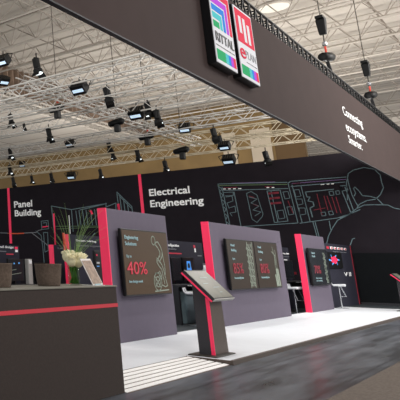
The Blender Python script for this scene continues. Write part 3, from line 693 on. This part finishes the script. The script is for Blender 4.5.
# ------------------------------------------------------------------ demo stations behind the partitions
def station(x0, x1, y, h, label, desk=True, strip_='pink'):
    t = thing('demo_station', label, 'booth station', ((x0+x1)/2, y, .01), 'dark demo stations behind the partitions')
    MB().box((x0,y,.01),(x1,y+.12,h)).build('back_board', 'station', t)
    MB().box((x0-.03,y-.005,.01),(x0,y+.125,h)).build('end_strip', strip_, t)
    if desk:
        MB().box((x0+.05,y-.55,.92),(x1-.05,y,.97)).build('desktop', 'desk_dark', t)
        MB().box((x0+.05,y-.5,.01),(x0+.15,y,.92)).build('side_support', 'desk_dark', t)
        MB().box((x1-.15,y-.5,.01),(x1-.05,y,.92)).build('side_support', 'desk_dark', t)
    return t
def monitor(x, y, z, w, h, label, m='tv_screen_dim', stand=True):
    t = thing('desk_monitor', label, 'monitor', (x, y, z), 'monitors at the demo stations')
    if stand:
        MB().box((x-w*.25,y-.08,z),(x+w*.25,y+.08,z+.012)).build('foot', 'black', t)
        MB().box((x-.03,y+.0,z+.012),(x+.03,y+.03,z+.12)).build('neck', 'black', t); z += .08
    mh = MB().box((x-w/2,y-.04,z),(x+w/2,y,z+h)).build('housing', 'black', t, bevel=.006)
    MB().box((x-w/2+.03,y-.045,z+.03),(x+w/2-.03,y-.04,z+h-.03)).build('display', m, mh)
    return t
def btext(t, b, x, y, z, w, cap, m='white_print'): return text(b, m, t, (x, y-.001, z), (1,0,0), (0,0,1), width=w, cap=cap, bold=.01)
def bbar(t, x0, x1, z0, z1, y, m, name='printed_bar'): return MB().box((x0,y-.004,z0),(x1,y,z1)).build(name, m, t)

Y1 = 7.0
d1 = station(16.3, 19.62, Y1, 2.11, 'dark demo station with blue screen, between the first two partitions')
btext(d1, 'Configuration', 17.15, Y1, 1.955, .80, .075); btext(d1, 'and selection', 17.2, Y1, 1.865, .55, .05, 'grey_line')
bbar(d1, 17.0, 18.1, 1.755, 1.79, Y1, 'tv_red'); bbar(d1, 18.98, 19.1, 1.95, 2.03, Y1, 'tv_red'); bbar(d1, 19.02, 19.12, 1.83, 1.94, Y1, 'white_print')
bbar(d1, 19.2, 19.5, 1.72, 1.75, Y1, 'grey_line'); bbar(d1, 17.15, 19.0, .925, .945, Y1-.552, 'violet_line', 'desk_edge'); btext(d1, 'Value', 16.2+.6, Y1-.552, .935, .36, .03)
bs = monitor(18.25-.18, Y1-.12, .97, .78, .62, 'monitor showing a bright blue drawing, behind the tilted kiosk', 'black')
sdraw(bs, 'tv_blue', [[(17.93,1.20),(17.97,1.54),(18.15,1.54),(18.20,1.20)], [(17.95,1.36),(18.2,1.36)], [(17.86,1.2),(18.0,1.2)]], .06, 'screen_drawing', Y1-.166)
monitor(17.25, Y1-.12, .97, .62, .60, 'dark blank monitor left of the bright blue one', 'tv_screen_dim')
bo = thing('white_bottle', 'slim white bottle standing right of the blue monitor', 'bottle', (18.62,Y1-.36,.97))
MB().lathe([(.06,0),(.065,.02),(.06,.34),(.03,.42),(.03,.5)], (18.62,Y1-.36,.97), 16).build('bottle_body', 'white_plastic', bo, smooth=True)
MB().lathe([(.034,.5),(.034,.55)], (18.62,Y1-.36,.97), 12).build('cap', 'grey_line', bo)
cb = thing('low_cabinet', 'grey-blue low cabinet under the desk behind the white stool', 'cabinet', (18.5,Y1-.25,.01))
MB().box((16.9,Y1-.42,.01),(19.3,Y1-.02,.78)).build('body', 'teal_box', cb, bevel=.01)
MB().box((16.95,Y1-.435,.06),(18.07,Y1-.42,.74)).build('door', 'teal_box', cb); MB().box((18.12,Y1-.435,.06),(19.25,Y1-.42,.74)).build('door', 'teal_box', cb)

d2 = station(22.6, 26.9, 6.7, 2.14, 'dark demo station between the second and third partitions')
btext(d2, 'Engineering data', 25.4, 6.7, 1.90, 1.5, .06); bbar(d2, 25.3, 26.9, 1.8, 1.82, 6.7, 'grey_line')
bbar(d2, 26.2, 26.6, 1.62, 1.72, 6.7, 'white_print'); bbar(d2, 25.0, 25.25, 1.20, 1.28, 6.148, 'tv_red')
sdraw(d2, 'white_print', [[(25.5,1.99),(25.7,2.06),(26.05,2.06),(26.1,2.0),(25.6,1.97)]], .03, 'printed_curve', 6.695)
monitor(25.75, 6.55, .97, 1.4, .62, 'wide dark monitor above the far white stool', 'tv_screen_dim')
btext(d2, 'Value chain', 25.0, 6.148, .93, .9, .03)

d3 = station(27.0, 31.9, 5.80, 2.32, 'dark demo board with a pink flower image at the wall', desk=False, strip_='station')
MB().box((31.82,5.79,.01),(31.9,5.80,2.32)).build('edge_strip', 'red_edge', d3)
for i in range(6): bbar(d3, 28.1+i*.53, 28.45+i*.53, 2.12, 2.21, 5.80, 'tv_red' if i == 0 else 'white_print', 'header_tile'); 
for i in range(6): bbar(d3, 28.2+i*.53, 28.4+i*.53, 2.13, 2.19, 5.796, 'tv_red', 'header_mark')
btext(d3, 'Integrated value chain', 28.9, 5.80, 2.02, 2.1, .04, 'grey_line'); btext(d3, 'V II', 30.1, 5.80, 1.12, 1.1, .16)
rs = thing('wall_tablet', 'small screen with a bright pink flower on the demo board', 'screen', (28.8,5.77,1.3))
MB().box((27.7,5.745,1.42),(29.9,5.80,2.0)).build('housing', 'black', rs)
c = (28.65,1.72)
sdraw(rs, 'tv_blue', [[(c[0]+.75*math.cos(k*1.05), c[1]+.19*math.sin(k*1.05)), (c[0]+.35*math.cos(k*1.05+.4), c[1]+.08*math.sin(k*1.05+.4))] for k in range(6)], .05, 'leaf_drawing', 5.743)
b = MB(); ring = [(c[0]+(.45+.07*math.cos(5*k*math.pi/12))*math.cos(k*math.pi/12), 5.733, c[1]+(.13+.02*math.cos(5*k*math.pi/12))*math.sin(k*math.pi/12)) for k in range(24)]
b.prism(ring, (0,.008,0)); b.build('flower_image', 'pink', rs)

d0 = station(10.5, 13.3, 9.0, 1.90, 'dark demo station at the left, seen above the counter')
btext(d0, 'Panel design', 12.35, 9.0, 1.83, .70, .06); bbar(d0, 12.3, 12.75, 1.74, 1.76, 9.0, 'grey_line'); bbar(d0, 12.75, 13.05, 1.67, 1.70, 9.0, 'tv_red')
bbar(d0, 13.12, 13.24, 1.81, 1.87, 9.0, 'pink'); bbar(d0, 13.13, 13.24, 1.74, 1.80, 9.0, 'white_print'); bbar(d0, 12.95, 13.28, 1.11, 1.14, 8.99, 'tv_red')
dm = monitor(12.72, 8.75, .97, .66, .52, 'monitor with blue dots seen between the pots at far left', 'tv_screen_dim')
sdraw(dm, 'tv_blue', [[(12.62,1.46),(12.64,1.46)], [(12.82,1.47),(12.84,1.47)]], .035, 'screen_drawing', 8.704)
sdraw(dm, 'tv_line', [[(12.5,1.2),(12.9,1.24)], [(12.5,1.3),(12.7,1.32)]], .012, 'screen_drawing', 8.704)
pl = thing('silver_upright', 'silver upright case standing behind the pots', 'case', (13.2,8.72,.97))
MB().box((13.10,8.62,.97),(13.27,8.72,1.57)).build('case_body', 'alu', pl, bevel=.01); MB().box((13.13,8.615,1.46),(13.24,8.62,1.54)).build('label_plate', 'white_print', pl)
tb = thing('side_table', 'black side table carrying a blank monitor left of the brown pot', 'table', (13.9,8.7,.01))
MB().box((13.35,8.45,.90),(14.6,8.95,.95)).build('tabletop', 'desk_dark', tb)
for a_ in (13.4, 14.5):
    for b_ in (8.5, 8.88): MB().box((a_,b_,.01),(a_+.04,b_+.04,.90)).build('leg', 'desk_dark', tb)
monitor(13.75, 8.85, .95, .72, .46, 'blank black monitor left of the brown pot', 'black')
cu_ = thing('white_cup', 'small white cup before the blank black monitor', 'cup', (13.3+.25,8.55,.95))
MB().lathe([(.035,0),(.045,.09),(.05,.13),(.044,.13),(.03,.01)], (13.55,8.55,.95), 16).build('cup_body', 'white_plastic', cu_, smooth=True)
d5 = station(14.9, 16.4, 9.0, 1.97, 'low dark demo station with pink end, just right of the brown pot', desk=False)
btext(d5, 'Labels', 15.1, 9.0, 1.86, .6, .05, 'grey_line')
d9 = station(13.95, 17.0, 8.0, 2.18, 'dark demo station with pink end, behind the flowers', desk=False)
btext(d9, 'Smart wiring', 14.3, 8.0, 2.02, 1.0, .05); btext(d9, 'assembly support', 14.3, 8.0, 1.90, 1.2, .05, 'grey_line')
m9 = monitor(12.45, 6.5, 1.17, .42, .56, 'small black display with pink and white writing left of the nearest partition', 'black', False)
bbar(m9, 12.30, 12.36, 1.62, 1.66, 6.452, 'pink'); bbar(m9, 12.30, 12.42, 1.46, 1.50, 6.452, 'white_print'); bbar(m9, 12.30, 12.40, 1.40, 1.42, 6.452, 'tv_blue')
MB().box((12.42,6.47,.02),(12.48,6.50,1.17)).build('support_pole', 'dark_metal', m9); MB().box((12.25,6.3,.01),(12.65,6.65,.03)).build('floor_plate', 'dark_metal', m9)

# ------------------------------------------------------------------ bar stools
def make_stool(label):
    t = thing('bar_stool', label, 'stool', (0,0,0), 'white bar stools behind the partitions')
    MB().lathe([(.20,0),(.20,.012),(.05,.022),(.03,.03)], (0,0,0), 24).build('base', 'chrome', t, smooth=False)
    MB().rod((0,0,.03),(0,0,.74),.024,12).build('column', 'chrome', t)
    b = MB(); b.path([(-.17,-.05,.73),(-.19,-.16,.40),(.19,-.16,.40),(.17,-.05,.73)], .012, 8); b.rod((0,-.16,.40),(0,0,.40),.012,8); b.build('footrest', 'chrome', t)
    MB().hexa([(-.20,-.19,.74),(.20,-.19,.74),(.20,.16,.74),(-.20,.16,.74),(-.215,-.20,.82),(.215,-.20,.82),(.215,.2,.80),(-.215,.2,.80)]).build('seat', 'white_plastic', t, bevel=.025)
    MB().hexa([(-.21,.17,.80),(.21,.17,.80),(.21,.205,.80),(-.21,.205,.80),(-.20,.19,.90),(.20,.19,.90),(.20,.22,.90),(-.20,.22,.90)]).build('low_backrest', 'white_plastic', t, bevel=.012)
    return t
q = make_stool('white bar stool behind the tilted kiosk'); q.location = (16.5,6.2,.01); q.rotation_euler = (0,0,.25)
dup(q, (23.75,5.92,.01), 'white bar stool between the second and third partitions').rotation_euler = (0,0,-.2)
dup(q, (27.15,5.44,.06), 'bar stool beside the farthest partition, before the pink flower board')

# ------------------------------------------------------------------ light
w = bpy.data.worlds.new('world'); sc.world = w; w.use_nodes = True
w.node_tree.nodes['Background'].inputs[0].default_value = (.93, .96, 1, 1); w.node_tree.nodes['Background'].inputs[1].default_value = 1.0
def area(name, loc, to, size, power, colr=(1,.97,.93)):
    l = bpy.data.lights.new(name, 'AREA'); l.shape = 'SQUARE'; l.size = size; l.energy = power; l.color = colr
    o = bpy.data.objects.new(name, l); col.objects.link(o); o.location = loc
    o.rotation_euler = (V(to)-V(loc)).to_track_quat('-Z', 'Y').to_euler(); return o
area('hall_lamp', (12,9,11.5), (16,5,0), 3, 300)
area('hall_lamp', (22,-5,12), (22,5,1), 4, 1100)
area('hall_lamp', (4,-7,10), (10,2,0), 4, 750)
area('hall_lamp', (38,-8,12), (30,6,3), 4, 1500)
area('added_roof_fill', (40,8,3), (40,8,14), 8, 1750)  # unseen upward fills, added to brighten the hall ceiling
area('added_roof_fill', (40,20,3), (40,20,14), 8, 1300)
area('added_roof_fill', (24,-8,6), (36,4,14), 4, 1400)
area('added_wall_fill', (12,16,6), (32,14,4), 3, 500)  # unseen fill added to lift the back wall and its lettering
area('added_roof_fill', (72,6,3), (72,6,14), 8, 1800)  # another added fill, brightens the far end of the hall
for x, y in ((19.5,8.5), (25.5,8.2)):  # added spots without a fixture, to brighten the zone behind the partitions
    l = bpy.data.lights.new('added_back_spot', 'SPOT'); l.energy = 450; l.spot_size = 1.9; l.spot_blend = .6; l.shadow_soft_size = .06
    o = bpy.data.objects.new('added_back_spot', l); col.objects.link(o); o.location = (x-2,y-2,6.5); o.rotation_euler = (V((x,6.6,0))-V((x-2,y-2,6.5))).to_track_quat('-Z','Y').to_euler()
for x in (10, 17, 24, 30):  # added fills hidden behind the fascia, lighting the roof from below
    l = bpy.data.lights.new('added_fascia_fill', 'AREA'); l.shape = 'RECTANGLE'; l.size = 3.5; l.size_y = .3; l.energy = 260; l.color = (1,.97,.92)
    o = bpy.data.objects.new('added_fascia_fill', l); col.objects.link(o); o.location = (x,4.0,6.1)
    o.rotation_euler = (math.pi-.5, 0, 0)
for x in (11, 16.5, 21.5, 26.5):  # added fills hidden behind the fascia, to whiten the platform
    l = bpy.data.lights.new('added_stand_fill', 'AREA'); l.shape = 'RECTANGLE'; l.size = 3.5; l.size_y = .3; l.energy = 100; l.color = (1,.98,.97)
    o = bpy.data.objects.new('added_stand_fill', l); col.objects.link(o); o.location = (x,4.0,6.0)
    o.rotation_euler = (.12, 0, 0)

# ------------------------------------------------------------------ camera
cam = bpy.data.cameras.new('camera'); co = bpy.data.objects.new('camera', cam); col.objects.link(co); sc.camera = co
F_, PXX, PYY = 602.16, -151.07, 130.43
cam.sensor_fit = 'HORIZONTAL'; cam.sensor_width = 36; cam.lens = 36*F_/400
cam.shift_x = (200-PXX)/400; cam.shift_y = -(200-PYY)/400
cam.clip_end = 300; cam.clip_start = .05
yw, pt, rl = map(math.radians, (49.67, 12.563, -.4827))
Fw = V((math.cos(yw)*math.cos(pt), math.sin(yw)*math.cos(pt), math.sin(pt))); Rt = V((math.sin(yw), -math.cos(yw), 0)); D = Fw.cross(Rt)
R2 = Rt*math.cos(rl) + D*math.sin(rl); D2 = -Rt*math.sin(rl) + D*math.cos(rl)
mw = Matrix(((R2.x,-D2.x,-Fw.x,0),(R2.y,-D2.y,-Fw.y,0),(R2.z,-D2.z,-Fw.z,1.4),(0,0,0,1))); co.matrix_world = mw
sc.view_settings.view_transform = 'Standard'; sc.view_settings.look = 'None'; sc.view_settings.gamma = 1; sc.view_settings.use_curve_mapping = False
sc.view_settings.exposure = 0.0
